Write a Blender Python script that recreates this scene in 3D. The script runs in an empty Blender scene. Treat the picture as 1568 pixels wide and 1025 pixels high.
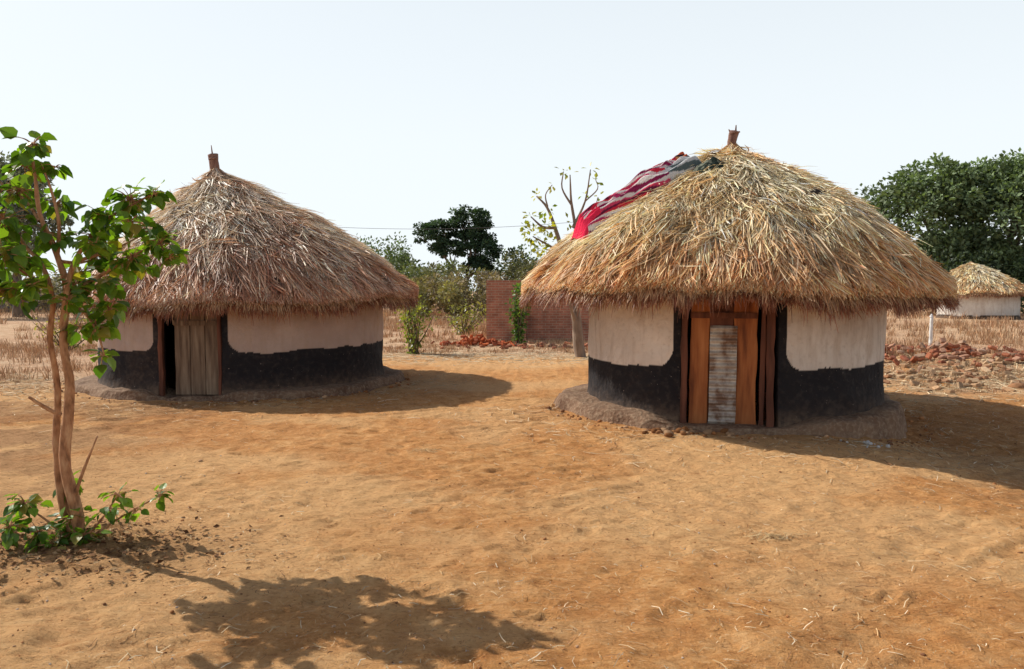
import bpy, math, random, bmesh
import numpy as np
from mathutils import Vector, Matrix
random.seed(7); rng=np.random.default_rng(7)
scn=bpy.context.scene
col=scn.collection
R_=math.radians

# ---------------------------------------------------------------- helpers
def hash2(ix,iy,seed):
    h=(ix.astype(np.int64)*374761393+iy.astype(np.int64)*668265263+seed*974711)&0x7fffffff
    h=((h^(h>>13))*1274126177)&0x7fffffff
    h=h^(h>>16)
    return (h&0xffff)/65535.0
def vn(x,y,seed=0):
    x=np.asarray(x,float);y=np.asarray(y,float)
    ix=np.floor(x);iy=np.floor(y);fx=x-ix;fy=y-iy
    fx=fx*fx*(3-2*fx);fy=fy*fy*(3-2*fy)
    a=hash2(ix,iy,seed);b=hash2(ix+1,iy,seed);c=hash2(ix,iy+1,seed);d=hash2(ix+1,iy+1,seed)
    return (a*(1-fx)+b*fx)*(1-fy)+(c*(1-fx)+d*fx)*fy
def fbm(x,y,seed=0,o=4):
    s=0;a=1;t=0
    for i in range(o):
        s=s+a*vn(x*2**i+i*17.3,y*2**i-i*9.1,seed+i);t+=a;a*=.5
    return s/t
def sstep(a,b,x):
    t=np.clip((x-a)/(b-a),0,1);return t*t*(3-2*t)
def norm(v): return v/np.maximum(np.linalg.norm(v,axis=-1,keepdims=True),1e-9)

def link(ob,parent=None):
    col.objects.link(ob)
    if parent is not None:
        ob.parent=parent
        ob.matrix_parent_inverse=Matrix.Translation(parent.location).inverted()
    return ob
def empty(name,loc):
    e=bpy.data.objects.new(name,None);e.location=loc;e.empty_display_size=.2;col.objects.link(e);return e
def mesh_np(name,V,F,mat,cols=None,parent=None,smooth=False,attrs=None):
    V=np.ascontiguousarray(V,dtype=np.float32).reshape(-1,3)
    F=np.ascontiguousarray(F,dtype=np.int32);m,k=F.shape
    me=bpy.data.meshes.new(name)
    me.vertices.add(len(V));me.vertices.foreach_set('co',V.ravel())
    me.loops.add(m*k);me.loops.foreach_set('vertex_index',F.ravel())
    me.polygons.add(m);me.polygons.foreach_set('loop_start',np.arange(0,m*k,k,dtype=np.int32))
    me.update(calc_edges=True)
    me.polygons.foreach_set('use_smooth',np.full(m,smooth))
    if cols is not None:
        c=np.ones((len(V),4),np.float32);c[:,:3]=np.clip(cols,0,1)
        at=me.color_attributes.new('col','FLOAT_COLOR','POINT');at.data.foreach_set('color',c.ravel())
    me.materials.append(mat)
    ob=bpy.data.objects.new(name,me);link(ob,parent);return ob
def grid_faces(n,m,closed=False):
    i=np.arange(n-1)[:,None];j=np.arange(m if closed else m-1)[None,:]
    j2=(j+1)%m
    return np.stack([i*m+j,i*m+j2,(i+1)*m+j2,(i+1)*m+j],-1).reshape(-1,4)
def strips(name,P,W,side,cols,mat,parent=None):
    N,K,_=P.shape
    if side.ndim==2: side=np.repeat(side[:,None],K,1)
    V=np.stack([P-side*W[...,None]*.5,P+side*W[...,None]*.5],2)
    b=(np.arange(N)*K*2)[:,None];k=np.arange(K-1)[None,:]*2
    F=np.stack([b+k,b+k+1,b+k+3,b+k+2],-1).reshape(-1,4)
    if cols.ndim==2: cols=np.repeat(cols[:,None],K,1)
    C=np.repeat(cols[:,:,None],2,2).reshape(-1,3)
    return mesh_np(name,V.reshape(-1,3),F,mat,C,parent)
def inst(name,T,F,pos,ax,nr,scale,cols,mat,parent=None,smooth=False):
    """stamp template T (along,side,up) at each pos"""
    ax=norm(ax);sd=norm(np.cross(nr,ax));up=np.cross(ax,sd)
    s=scale if scale.ndim==2 else np.repeat(scale[:,None],3,1)
    V=pos[:,None]+ax[:,None]*(T[None,:,0:1]*s[:,None,0:1])+sd[:,None]*(T[None,:,1:2]*s[:,None,1:2])+up[:,None]*(T[None,:,2:3]*s[:,None,2:3])
    F=np.asarray(F);N=len(pos)
    FF=(np.arange(N)*len(T))[:,None,None]+F[None]
    C=np.repeat(cols[:,None],len(T),1).reshape(-1,3)
    return mesh_np(name,V.reshape(-1,3),FF.reshape(-1,F.shape[1]),mat,C,parent,smooth)
def catmull(P,n):
    P=np.asarray(P,float);Q=np.vstack([2*P[0]-P[1],P,2*P[-1]-P[-2]]);out=[]
    for i in range(len(P)-1):
        p0,p1,p2,p3=Q[i:i+4]
        for t in np.linspace(0,1,n,endpoint=False):
            out.append(.5*((2*p1)+(-p0+p2)*t+(2*p0-5*p1+4*p2-p3)*t*t+(-p0+3*p1-3*p2+p3)*t**3))
    out.append(P[-1]);return np.array(out)
def tube_geo(P,r,seg=8,n=5,rough=.0,seed=0):
    P4=np.hstack([np.asarray(P,float),np.asarray(r,float)[:,None]])
    C=catmull(P4,n);c=C[:,:3];rr=np.maximum(C[:,3],.001)
    d=norm(np.gradient(c,axis=0));ref=np.array([.3,.9,.2]) if abs(d[0][2])>.7 else np.array([0,0,1.])
    a=norm(np.cross(d,ref));b=np.cross(d,a)
    th=np.linspace(0,2*np.pi,seg,endpoint=False)
    k=1+rough*(vn(np.arange(len(c))[:,None]*.7+th[None]*0,th[None]*1.5+0*rr[:,None],seed)-.5)*2
    V=c[:,None]+(a[:,None]*np.cos(th)[None,:,None]+b[:,None]*np.sin(th)[None,:,None])*(rr[:,None]*k)[...,None]
    F=grid_faces(len(c),seg,True)
    V=V.reshape(-1,3)
    capc=len(V);V=np.vstack([V,c[-1:]])
    base=(len(c)-1)*seg
    cap=[[base+j,base+(j+1)%seg,capc] for j in range(seg)]
    return V,F,np.array(cap)
def tubes(name,lst,mat,parent=None,seg=8,n=5,rough=.15,colr=None):
    Vs=[];Fs=[];o=0
    for i,(P,r) in enumerate(lst):
        V,F,c=tube_geo(P,r,seg,n,rough,i)
        tri=np.vstack([F[:,[0,1,2]],F[:,[0,2,3]],c])+o
        Vs.append(V);Fs.append(tri);o+=len(V)
    return mesh_np(name,np.vstack(Vs),np.vstack(Fs),mat,None,parent,True)

# ---------------------------------------------------------------- materials
class NT:
    def __init__(s,name):
        s.m=bpy.data.materials.new(name);s.m.use_nodes=True;s.t=s.m.node_tree;s.t.nodes.clear()
        s.out=s.n('ShaderNodeOutputMaterial')
    def n(s,t,**k):
        x=s.t.nodes.new(t)
        for a,b in k.items():
            if a=='ins':
                for i,v in b.items():
                    if isinstance(v,bpy.types.NodeSocket): s.t.links.new(v,x.inputs[i])
                    else: x.inputs[i].default_value=v
            else: setattr(x,a,b)
        return x
    def l(s,a,b): s.t.links.new(a,b)
    def coord(s,scale=(1,1,1)):
        g=s.n('ShaderNodeTexCoord');mp=s.n('ShaderNodeMapping',ins={'Scale':scale});s.l(g.outputs['Object'],mp.inputs['Vector']);return mp.outputs[0]
    def noise(s,vec,scale,detail=4,rough=.55):
        x=s.n('ShaderNodeTexNoise',ins={'Vector':vec,'Scale':scale,'Detail':detail,'Roughness':rough});return x.outputs['Fac']
    def ramp(s,fac,stops):
        r=s.n('ShaderNodeValToRGB');e=r.color_ramp.elements
        while len(e)<len(stops): e.new(.5)
        for i,(p,c) in enumerate(stops):
            e[i].position=p;e[i].color=(*c,1) if len(c)==3 else c
        s.l(fac,r.inputs[0]);return r.outputs[0]
    def mix(s,f,a,b,mode='MIX'):
        x=s.n('ShaderNodeMix',data_type='RGBA',blend_type=mode)
        for i,v in ((0,f),(6,a),(7,b)):
            if isinstance(v,bpy.types.NodeSocket): s.l(v,x.inputs[i])
            else: x.inputs[i].default_value=v if i==0 else (*v,1)
        return x.outputs[2]
    def math(s,op,a,b=0):
        x=s.n('ShaderNodeMath',operation=op)
        for i,v in ((0,a),(1,b)):
            if isinstance(v,bpy.types.NodeSocket): s.l(v,x.inputs[i])
            else: x.inputs[i].default_value=v
        return x.outputs[0]
    def bump(s,h,dist,strength=1,nrm=None):
        x=s.n('ShaderNodeBump',ins={'Height':h,'Distance':dist,'Strength':strength})
        if nrm is not None: s.l(nrm,x.inputs['Normal'])
        return x.outputs[0]
    def attr(s,name='col'):
        return s.n('ShaderNodeAttribute',attribute_name=name).outputs['Color']
    def bsdf(s,color,rough=.9,normal=None,metal=0,spec=.25):
        b=s.n('ShaderNodeBsdfPrincipled')
        for k,v in (('Base Color',color),('Roughness',rough),('Metallic',metal),('Specular IOR Level',spec)):
            if isinstance(v,bpy.types.NodeSocket): s.l(v,b.inputs[k])
            else: b.inputs[k].default_value=(*v,1) if k=='Base Color' else v
        if normal is not None: s.l(normal,b.inputs['Normal'])
        s.l(b.outputs[0],s.out.inputs[0]);return b
def mat_attr(name,rough=.85,spec=.2,transl=0,nscale=0,namp=.3,bump=0,tc=(1.5,1.7,.6)):
    t=NT(name);c=t.attr();nb=None
    if nscale:
        f=t.noise(t.coord(),nscale)
        c=t.mix(1,c,t.ramp(f,[(.3,(1-namp,)*3),(.7,(1,1,1))]),'MULTIPLY')
        if bump: nb=t.bump(f,bump)
    b=t.bsdf(c,rough,nb,0,spec)
    if transl:
        tr=t.n('ShaderNodeBsdfTranslucent');t.l(t.mix(1,c,tc,'MULTIPLY'),tr.inputs[0])
        mx=t.n('ShaderNodeMixShader',ins={0:transl});t.l(b.outputs[0],mx.inputs[1]);t.l(tr.outputs[0],mx.inputs[2]);t.l(mx.outputs[0],t.out.inputs[0])
    return t.m
M_straw=mat_attr('thatch_straw',.55,.5,.22,tc=(1.05,.92,.72))
M_grass=mat_attr('dry_grass',.9,.1,.0)
M_leaf=mat_attr('leaf',.42,.45,.42,tc=(1.7,1.8,.5))
M_fol=mat_attr('distant_foliage',.6,.25,.2)
M_rock=mat_attr('clods_and_bricks',.95,.1,0,25,.35,.01)
M_cloth=mat_attr('blanket_cloth',.95,.05,0,40,.15,.01)

def simple(name,stops,scale,vs=(1,1,1),rough=.9,bump=.01,metal=0,spec=.2,detail=5):
    t=NT(name);f=t.noise(t.coord(vs),scale,detail)
    t.bsdf(t.ramp(f,stops),rough,t.bump(f,bump),metal,spec);return t.m
M_bark=simple('sapling_bark',[(.3,(.14,.065,.032)),(.5,(.40,.20,.10)),(.72,(.58,.36,.20))],22,(1,1,.4),bump=.012)
M_bark2=simple('tree_bark',[(.3,(.07,.05,.035)),(.7,(.2,.15,.11))],6,(1,1,.3),bump=.03)
M_pole=simple('weathered_pole',[(.3,(.14,.065,.05)),(.7,(.32,.19,.14))],14,(1,1,.2))
M_under=simple('thatch_base',[(.3,(.06,.03,.015)),(.7,(.19,.10,.05))],30,bump=.02)
M_woodO=simple('orange_plank',[(.3,(.12,.035,.014)),(.48,(.31,.10,.032)),(.72,(.48,.19,.065))],9,(1,1,.12),rough=.7,bump=.006,detail=8)
M_woodD=simple('dark_plank',[(.3,(.05,.02,.013)),(.7,(.19,.07,.04))],12,(1,1,.12),rough=.75,bump=.006)
M_woodG=simple('grey_plank',[(.3,(.07,.042,.028)),(.5,(.18,.12,.078)),(.72,(.30,.22,.15))],13,(1,1,.10),rough=.85,bump=.006,detail=8)
M_iron=simple('corrugated_iron',[(.38,(.20,.12,.08)),(.5,(.38,.32,.27)),(.66,(.56,.52,.46))],7,(1,1,.6),rough=.55,bump=.002,metal=.25,spec=.4,detail=8)
def mud_mat():
    t=NT('mud_ledge');v=t.coord()
    f=t.noise(v,2.2,6);g=t.noise(v,22,4)
    c=t.mix(t.ramp(g,[(.45,(0,0,0)),(.78,(.75,.75,.75))]),t.ramp(f,[(.3,(.12,.06,.034)),(.7,(.27,.165,.10))]),(.40,.29,.19))
    nb=t.bump(g,.03,1,t.bump(f,.12,.8));t.bsdf(c,.95,nb);return t.m
M_mud=mud_mat()
def wall_mat(name,up1,up2):
    t=NT(name);v=t.coord();a=t.attr()
    s=t.n('ShaderNodeSeparateColor');t.l(a,s.inputs[0])
    f=t.noise(v,1.6,6);g=t.noise(v,13,6);h=t.noise(t.coord((1,1,.22)),6,6,.65)
    up=t.mix(t.ramp(f,[(.35,(0,0,0)),(.65,(1,1,1))]),up1,up2)
    up=t.mix(t.ramp(h,[(.48,(0,0,0)),(.75,(.65,.65,.65))]),up,(.38,.27,.19))
    up=t.mix(t.ramp(g,[(.3,(.35,.35,.35)),(.48,(0,0,0))]),up,(.40,.31,.24))
    dk=t.mix(t.ramp(g,[(.5,(0,0,0)),(.85,(.6,.6,.6))]),(.013,.012,.015),(.07,.058,.05))
    dk=t.mix(t.ramp(f,[(.45,(0,0,0)),(.8,(.4,.4,.4))]),dk,(.035,.03,.028))
    c=t.mix(s.outputs[0],up,dk)
    gr=t.math('MULTIPLY',s.outputs[2],t.ramp(g,[(.3,(.3,.3,.3)),(.6,(1,1,1))]))
    c=t.mix(gr,c,(.19,.12,.075))
    ch=t.ramp(t.noise(v,30,2),[(.72,(0,0,0)),(.76,(.8,.8,.8))])
    c=t.mix(ch,c,(.34,.27,.22))
    t.bsdf(c,.85,t.bump(g,.016,1,t.bump(f,.09,.7)),0,.2);return t.m

# ---------------------------------------------------------------- ground
H1=dict(c=np.array([3.19,11.5]),R=2.07,door=R_(-105.5));H2=dict(c=np.array([-4.96,14.7]),R=2.5,door=R_(-92))
rs=np.random.default_rng(333)
DN=420
dents=np.stack([rs.uniform(-3,6.5,DN),3.0+7.5*rs.random(DN)**1.2,rs.uniform(-.6,.9,DN),rs.uniform(.07,.14,DN),rs.uniform(.008,.018,DN)],-1)
def gh(x,y,dent=False):
    x=np.asarray(x,float);y=np.asarray(y,float)
    near=1-sstep(16,26,np.hypot(x*.6,y))
    z=.05*(fbm(x*.35,y*.35,3,2)-.5)
    z=z+near*(.034*(fbm(x*2.6+.3*y,y*2.2,11,3)-.5)+.026*(vn(x*7.5,y*6.5,21)-.5)+.014*(vn(x*17,y*17,25)-.5))
    a=x*.82+y*.57;b=-x*.57+y*.82
    z=z+near*.034*(vn(a*1.3,b*11,31)-.5)*sstep(.3,.62,vn(x*.6,y*.6,33))
    z=z+near*.024*(vn(a*13,b*2,37)-.5)*sstep(.45,.7,vn(x*.5+9,y*.5,35))
    far=sstep(30,200,np.hypot(x,y));z=z*(1-far*.5)
    z=z-.30*sstep(3.4,5.8,x)*(1-sstep(9.0,13,y))
    z=z+.28*np.exp(-(((x-9.6)/2.6)**2+((y-17.2)/2.4)**2))*(.6+.8*vn(x*2,y*2,41))
    z=z+.10*np.exp(-(((x+10.2)/2)**2+((y-14.5)/1.5)**2))
    z=z+.05*np.exp(-(((x+2.95)/.6)**2+((y-5.2)/.45)**2))
    if dent:
        for (dx,dy,an,L,dp) in dents:
            j=np.where((np.abs(x-dx)<.35)&(np.abs(y-dy)<.35))
            if len(j[0])==0: continue
            xx=x[j]-dx;yy=y[j]-dy;p=xx*math.cos(an)+yy*math.sin(an);q=-xx*math.sin(an)+yy*math.cos(an)
            r2=np.sqrt((p/L)**2+(q/(L*.42))**2)
            z[j]+=dp*(-(1-sstep(.55,1.0,r2))+.45*np.exp(-((r2-1.25)/.22)**2))
    return z
def axis(lo,hi,step,far_lo,far_hi):
    core=np.arange(lo,hi,step);a=[hi];s=step
    while a[-1]<far_hi: s*=1.09;a.append(a[-1]+s)
    b=[lo];s=step
    while b[-1]>far_lo: s*=1.09;b.append(b[-1]-s)
    return np.concatenate([np.array(b[1:])[::-1],core,np.array(a)])
gx=axis(-5.5,8.0,.026,-700,700);gy=axis(2.8,12.0,.026,-60,1200)
X,Y=np.meshgrid(gx,gy)
Z=gh(X,Y,True)
n1=fbm(X*.9,Y*.9,51,3);n2=fbm(X*3,Y*3,55,3)
field=np.maximum.reduce([sstep(19,21.5,Y+1.6*(n1-.5)*2),
     sstep(-7.6,-8.8,X+1.5*(n1-.5)*2)*sstep(12.3,14,Y+(n1-.5)*2),
     .7*sstep(6.2,7.4,X+1.5*(n1-.5))*sstep(11.9,13.4,Y+1.5*(n1-.5))*sstep(.3,.55,n2+.1*n1)])
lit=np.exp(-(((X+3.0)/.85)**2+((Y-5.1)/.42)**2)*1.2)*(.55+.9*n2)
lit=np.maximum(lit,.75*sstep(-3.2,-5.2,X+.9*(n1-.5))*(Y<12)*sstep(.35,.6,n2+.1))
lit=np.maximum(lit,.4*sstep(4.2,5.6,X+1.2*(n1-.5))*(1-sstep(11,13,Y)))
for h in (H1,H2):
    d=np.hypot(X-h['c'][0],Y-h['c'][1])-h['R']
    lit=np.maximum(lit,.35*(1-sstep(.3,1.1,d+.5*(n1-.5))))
pale=sstep(.40,.62,fbm(X*.5+3,Y*.8,61,3))
gc=np.stack([field,np.clip(lit,0,1),pale],-1).reshape(-1,3)
def ground_mat():
    t=NT('red_earth');v=t.coord();a=t.attr();s=t.n('ShaderNodeSeparateColor');t.l(a,s.inputs[0])
    big=t.noise(v,.7,5);mid=t.noise(v,5,6,.68);fine=t.noise(v,30,7,.75);vf=t.noise(v,130,3)
    st=t.n('ShaderNodeMapping',ins={'Rotation':(0,0,R_(35)),'Scale':(1,6,1)});t.l(v,st.inputs[0]);streak=t.noise(st.outputs[0],4,6,.68)
    c=t.ramp(mid,[(.30,(.48,.20,.062)),(.5,(.68,.33,.115)),(.70,(.80,.46,.20))])
    c=t.mix(t.ramp(big,[(.40,(0,0,0)),(.68,(.6,.6,.6))]),c,(.54,.225,.07))
    c=t.mix(t.math('MULTIPLY',s.outputs[2],.5),c,(.82,.52,.25))
    c=t.mix(t.ramp(streak,[(.52,(0,0,0)),(.68,(.5,.5,.5))]),c,(.46,.185,.058))
    c=t.mix(t.ramp(fine,[(.34,(.7,.7,.7)),(.46,(0,0,0))]),c,(.33,.13,.045))
    c=t.mix(t.ramp(fine,[(.56,(0,0,0)),(.70,(.7,.7,.7))]),c,(.84,.56,.31))
    c=t.mix(t.ramp(vf,[(.62,(0,0,0)),(.72,(.5,.5,.5))]),c,(.80,.57,.35))
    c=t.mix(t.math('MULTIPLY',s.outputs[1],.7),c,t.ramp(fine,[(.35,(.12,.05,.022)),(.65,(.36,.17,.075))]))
    fc=t.ramp(t.noise(v,2.3,6,.7),[(.3,(.42,.22,.12)),(.5,(.60,.39,.23)),(.7,(.76,.59,.40))])
    fc=t.mix(t.ramp(t.noise(v,.12,4),[(.4,(0,0,0)),(.65,(.7,.7,.7))]),fc,(.52,.29,.17))
    c=t.mix(s.outputs[0],c,fc)
    h=t.math('ADD',t.math('MULTIPLY',fine,.6),t.math('MULTIPLY',vf,.15))
    nb=t.bump(h,.035,1,t.bump(t.math('ADD',mid,t.math('MULTIPLY',streak,1.0)),.06,.85))
    t.bsdf(c,.95,nb,0,.1);return t.m
mesh_np('ground',np.stack([X,Y,Z],-1).reshape(-1,3),grid_faces(len(gy),len(gx)),ground_mat(),gc,None,True)

# ---------------------------------------------------------------- huts
class Roof:
    def __init__(s,apex,base,R,za,ze,dip,seed,lin=.3,ex=2.4):
        s.a=np.array(apex);s.b=np.array(base);s.R=R;s.za=za;s.ze=ze;s.dip=dip;s.seed=seed;s.lin=lin;s.ex=ex
    def pt(s,th,u,lift=0):
        th=np.asarray(th,float);u=np.asarray(u,float)
        drop=s.lin*u+(1-s.lin)*np.power(np.maximum(u,0),s.ex)
        cx=s.a[0]*(1-u)+s.b[0]*u;cy=s.a[1]*(1-u)+s.b[1]*u
        w=1+.04*(vn(np.cos(th)*3+9,np.sin(th)*3+5,s.seed)-.5)*2*u
        r=s.R*u*w
        zb=s.ze+s.dip*np.sin(th)+.10*(vn(np.cos(th)*4+2,np.sin(th)*4+8,s.seed+3)-.5)
        lump=.15*(fbm(np.cos(th)*u*6+20,np.sin(th)*u*6+20,s.seed+5,3)-.5)*np.minimum(u*5,1)
        z=s.za-(s.za-zb)*drop+lump+lift
        return np.stack([cx+r*np.cos(th),cy+r*np.sin(th),z],-1)
def thatch(parent,rf,N,pal,M=7000,wmul=1.,seed=0,sparse=1.,red=1.):
    r=np.random.default_rng(seed)
    pal=np.array(pal)
    th=np.linspace(0,2*np.pi,120,endpoint=False);u=np.linspace(0.001,.975,40)
    U,T=np.meshgrid(u,th,indexing='ij');V1=rf.pt(T,U,-.05)
    V2=rf.pt(T,U[::-1],-.16)
    V=np.vstack([V1.reshape(-1,3),V2.reshape(-1,3)])
    mesh_np('thatch_base',V,grid_faces(80,120,True),M_under,None,parent,True)
    uc=np.sqrt(r.random(M));q=np.round(uc*6.5)/6.5
    uc=np.where(r.random(M)<.5,q+r.normal(0,.03,M),uc);uc=np.clip(uc,.01,.93)
    tc=r.random(M)*2*np.pi;jc=r.normal(0,.33,M);lc=np.abs(r.normal(0,.05,M))
    k=r.integers(0,M,N)
    u0=np.clip(uc[k]+r.normal(0,.02,N),.005,.95)
    t0=tc[k]+r.normal(0,.042,N)/(rf.R*np.maximum(u0,.12))
    L=r.uniform(.25,.70,N);wild=r.random(N)<.09
    ang=jc[k]+r.normal(0,.10,N)+np.where(wild,r.normal(0,.8,N),0)
    du=L*np.cos(ang)/(rf.R*1.22);dth=L*np.sin(ang)/(rf.R*np.maximum(u0+.5*du,.12))
    dth=np.clip(dth,-.9,.9)
    over=(u0+du)>1.03;sc=np.where(over,(1.03-u0)/np.maximum(du,1e-3),1);du=du*sc
    tt=np.linspace(0,1,4)
    lift0=lc[k]*.5+r.uniform(-.03,.012,N);lift1=lc[k]*1.1+np.abs(r.normal(0,.022,N))+np.where(r.random(N)<.06,r.uniform(0,.13,N),0)
    P=rf.pt(t0[:,None]+dth[:,None]*tt,u0[:,None]+du[:,None]*tt,lift0[:,None]*(1-tt)+lift1[:,None]*tt)
    W=(r.uniform(.007,.023,N)*wmul)[:,None]*np.array([.8,1,.85,.3])[None]
    d=norm(P[:,-1]-P[:,0])
    side=norm(np.cross(d,np.array([-.25,.05,1.])+r.normal(0,.6,(N,3))))
    zone=fbm(np.cos(t0)*u0*3+5,np.sin(t0)*u0*3+5,seed+1,3)
    ci=r.random(M)
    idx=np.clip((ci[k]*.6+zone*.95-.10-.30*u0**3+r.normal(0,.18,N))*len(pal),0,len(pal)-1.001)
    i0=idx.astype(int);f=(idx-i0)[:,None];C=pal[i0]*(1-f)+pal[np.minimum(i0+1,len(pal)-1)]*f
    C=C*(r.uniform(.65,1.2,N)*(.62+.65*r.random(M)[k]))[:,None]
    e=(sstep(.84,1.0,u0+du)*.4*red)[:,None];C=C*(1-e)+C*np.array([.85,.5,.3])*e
    Cg=np.clip(C[:,None]*np.array([.4,.88,1.12,1.25])[None,:,None],0,.92)  # roots darkened, tips lightened: shade of the gaps put into strand colour
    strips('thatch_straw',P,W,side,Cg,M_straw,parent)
    n=int(13000*sparse);t=r.random(n)*2*np.pi
    mclump=fbm(t*26,t*0+3,seed+9,3)
    us=r.uniform(.9,.99,n);layer=r.random(n)
    ln=r.uniform(.02,.12,n)+.28*(mclump-.35)+np.where(r.random(n)<.04,.12,0)
    p0=rf.pt(t,us,-.14*layer);p1=rf.pt(t+r.normal(0,.012,n),1.0,-.03-.11*layer)
    out=np.stack([np.cos(t),np.sin(t),0*t],-1)
    p2=p1+out*(.03+.06*r.random(n))[:,None]+np.stack([r.normal(0,.035,n),r.normal(0,.035,n),-ln],-1)
    P=np.stack([p0,p1,(p1+p2)/2+out*.01,p2],1)
    W=(r.uniform(.006,.014,n)*wmul)[:,None]*np.array([1,1,.8,.3])[None]
    side=norm(np.cross(norm(p2-p0),out+r.normal(0,.4,(n,3))))
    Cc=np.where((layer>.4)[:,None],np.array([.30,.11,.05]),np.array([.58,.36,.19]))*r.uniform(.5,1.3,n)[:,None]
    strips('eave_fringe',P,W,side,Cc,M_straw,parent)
    n=900;t=r.random(n)*2*np.pi;l=r.uniform(.2,.5,n)/rf.R
    tt=np.linspace(0,1,4)
    P=rf.pt(t[:,None]+r.normal(0,.2,n)[:,None]*tt,.012+l[:,None]*tt,(.09*(1-tt)**2)[None]+r.uniform(0,.03,n)[:,None])
    side=norm(np.cross(norm(P[:,-1]-P[:,0]),np.array([0,0,1.])+r.normal(0,.5,(n,3))))
    C=pal[r.integers(0,len(pal),n)]*r.uniform(.6,1.1,n)[:,None]
    strips('apex_tuft',P,np.repeat((r.uniform(.006,.014,n))[:,None],4,1),side,C,M_straw,parent)
def walls(parent,c,R,Ht,door,halfw,mat,band,seed,zbase=.05,nt=1100,nz=110):
    hw=halfw/R
    a=np.linspace(door+hw,door+2*np.pi-hw,nt)
    ai=np.linspace(door+2*np.pi-hw,door+hw,60)
    th=np.concatenate([a,ai]);rr=np.concatenate([np.full(nt,R),np.full(60,R-.16)])
    z=np.linspace(-.05,Ht,nz)
    T,Zz=np.meshgrid(th,z);RR=np.repeat(rr[None],nz,0)
    bl=.07*(fbm(np.cos(T)*R*1.1+40,Zz*1.5+np.sin(T)*R*1.1,seed,3)-.5)+.016*(vn(T*R*6,Zz*6,seed+3)-.5)
    foot=.06*np.exp(-np.maximum(Zz-.05,0)/.1)
    RR=RR+bl*(RR>R-.1)+foot*(RR>R-.1)
    V=np.stack([c[0]+RR*np.cos(T),c[1]+RR*np.sin(T),Zz],-1)
    s=np.minimum(T-(door+hw),door+2*np.pi-hw-T)*R
    edge=.035*(fbm(T*R*3.5,T*0+1,seed+7,4)-.5)*2
    top=band+edge+.08*(vn(T*R*.7,T*0,seed+5)-.5)
    js=.10+edge*.6;cr=.22
    d=np.minimum(s-js,Zz-top)
    ux=np.maximum(cr-(s-js),0);uz=np.maximum(cr-(Zz-top),0)
    corner=np.hypot(ux,uz)>cr
    mask=((d<0)|((ux>0)&(uz>0)&corner)).astype(float)
    mask[RR<R-.1]=1
    gr=np.exp(-np.maximum(Zz-.1,0)/.10)*.8+.12*sstep(.55,.8,fbm(T*R*1.3,Zz*2,seed+12,3))
    C=np.stack([mask,Zz/2,np.clip(gr,0,1)],-1).reshape(-1,3)
    mesh_np('walls',V.reshape(-1,3),grid_faces(nz,len(th),True),mat,C,parent,True)
def ledge(parent,c,R,Rp,hgt,door,seed,ang_drop=.25,shrink=0):
    th=np.linspace(0,2*np.pi,500,endpoint=False)
    rad=Rp+.15*(fbm(np.cos(th)*3+7,np.sin(th)*3+7,seed,3)-.5)*2
    sd=(th-door+np.pi)%(2*np.pi)-np.pi
    dd=np.abs(sd)
    rad=rad-shrink*sstep(0,.5,sd)*(1-sstep(1.6,2.2,sd))
    hh=hgt*(.35+.65*sstep(ang_drop*.7,ang_drop*1.5,dd))*(1+.45*(fbm(np.cos(th)*6+7,np.sin(th)*6+7,seed+3,2)-.5))
    rad=rad-.16*(1-sstep(ang_drop*.6,ang_drop*1.3,dd))
    rings=[]
    low=np.full(500,-.5)
    for f,(dr,hf) in enumerate([(.16,None),(.07,-.3),(.05,.0),(.03,.45),(.0,.8),(-.03,.95),(-.08,1.0),(-.2,1.02),(-.35,1.08),(-.6,1.15)]):
        r=rad+dr+.05*(vn(th*R*4,th*0+f*.8,seed+f)-.5)+.02*(vn(th*R*14,th*0+f*.9,seed+f+40)-.5);z=(low if hf is None else hh*hf)+.03*(vn(th*R*5,th*0+f*1.3,seed+20)-.5)
        rings.append(np.stack([c[0]+r*np.cos(th),c[1]+r*np.sin(th),z],-1))
    V=np.array(rings).reshape(-1,3)
    mesh_np('mud_ledge',V,grid_faces(len(rings),500,True),M_mud,None,parent,True)
def local_frame(c,R,door):
    out=np.array([math.cos(door),math.sin(door),0]);tan=np.array([-math.sin(door),math.cos(door),0])
    o=np.array([c[0],c[1],0])+out*R
    return o,tan,out
def plank(name,fr,x0,x1,y,thk,z0,z1,mat,parent,seed=0,wav=.006,tilt=0):
    o,tan,out=fr;n=14
    zz=np.linspace(z0,z1,n);b=.006
    V=[]
    for i,z in enumerate(zz):
        wl=wav*(vn(z*5,seed*3.1,seed)-.5)*2;wr=wav*(vn(z*5,seed*3.1+9,seed+1)-.5)*2
        a=x0+wl+tilt*(z-z0);bb=x1+wr+tilt*(z-z0)
        yb=y+.004*(vn(z*3,seed,seed+5)-.5)
        for (px,py) in [(a,yb-thk/2+b),(a,yb+thk/2-b),(a+b,yb+thk/2),(bb-b,yb+thk/2),(bb,yb+thk/2-b),(bb,yb-thk/2+b),(bb-b,yb-thk/2),(a+b,yb-thk/2)]:
            V.append(o+tan*px+out*py+np.array([0,0,z]))
    V=np.array(V);F=grid_faces(n,8,True)
    caps=[]
    for base in (0,(n-1)*8):
        caps+=[[base,base+1,base+2,base+7],[base+7,base+2,base+3,base+6],[base+6,base+3,base+4,base+5]]
    return mesh_np(name,V,np.vstack([F,np.array(caps)]),mat,None,parent,False)

straw_gold=[(.42,.18,.07),(.66,.38,.16),(.84,.57,.29),(.92,.70,.40),(.92,.79,.55)]
straw_grey=[(.38,.18,.11),(.54,.32,.20),(.70,.48,.32),(.84,.65,.47),(.90,.76,.59)]
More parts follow.
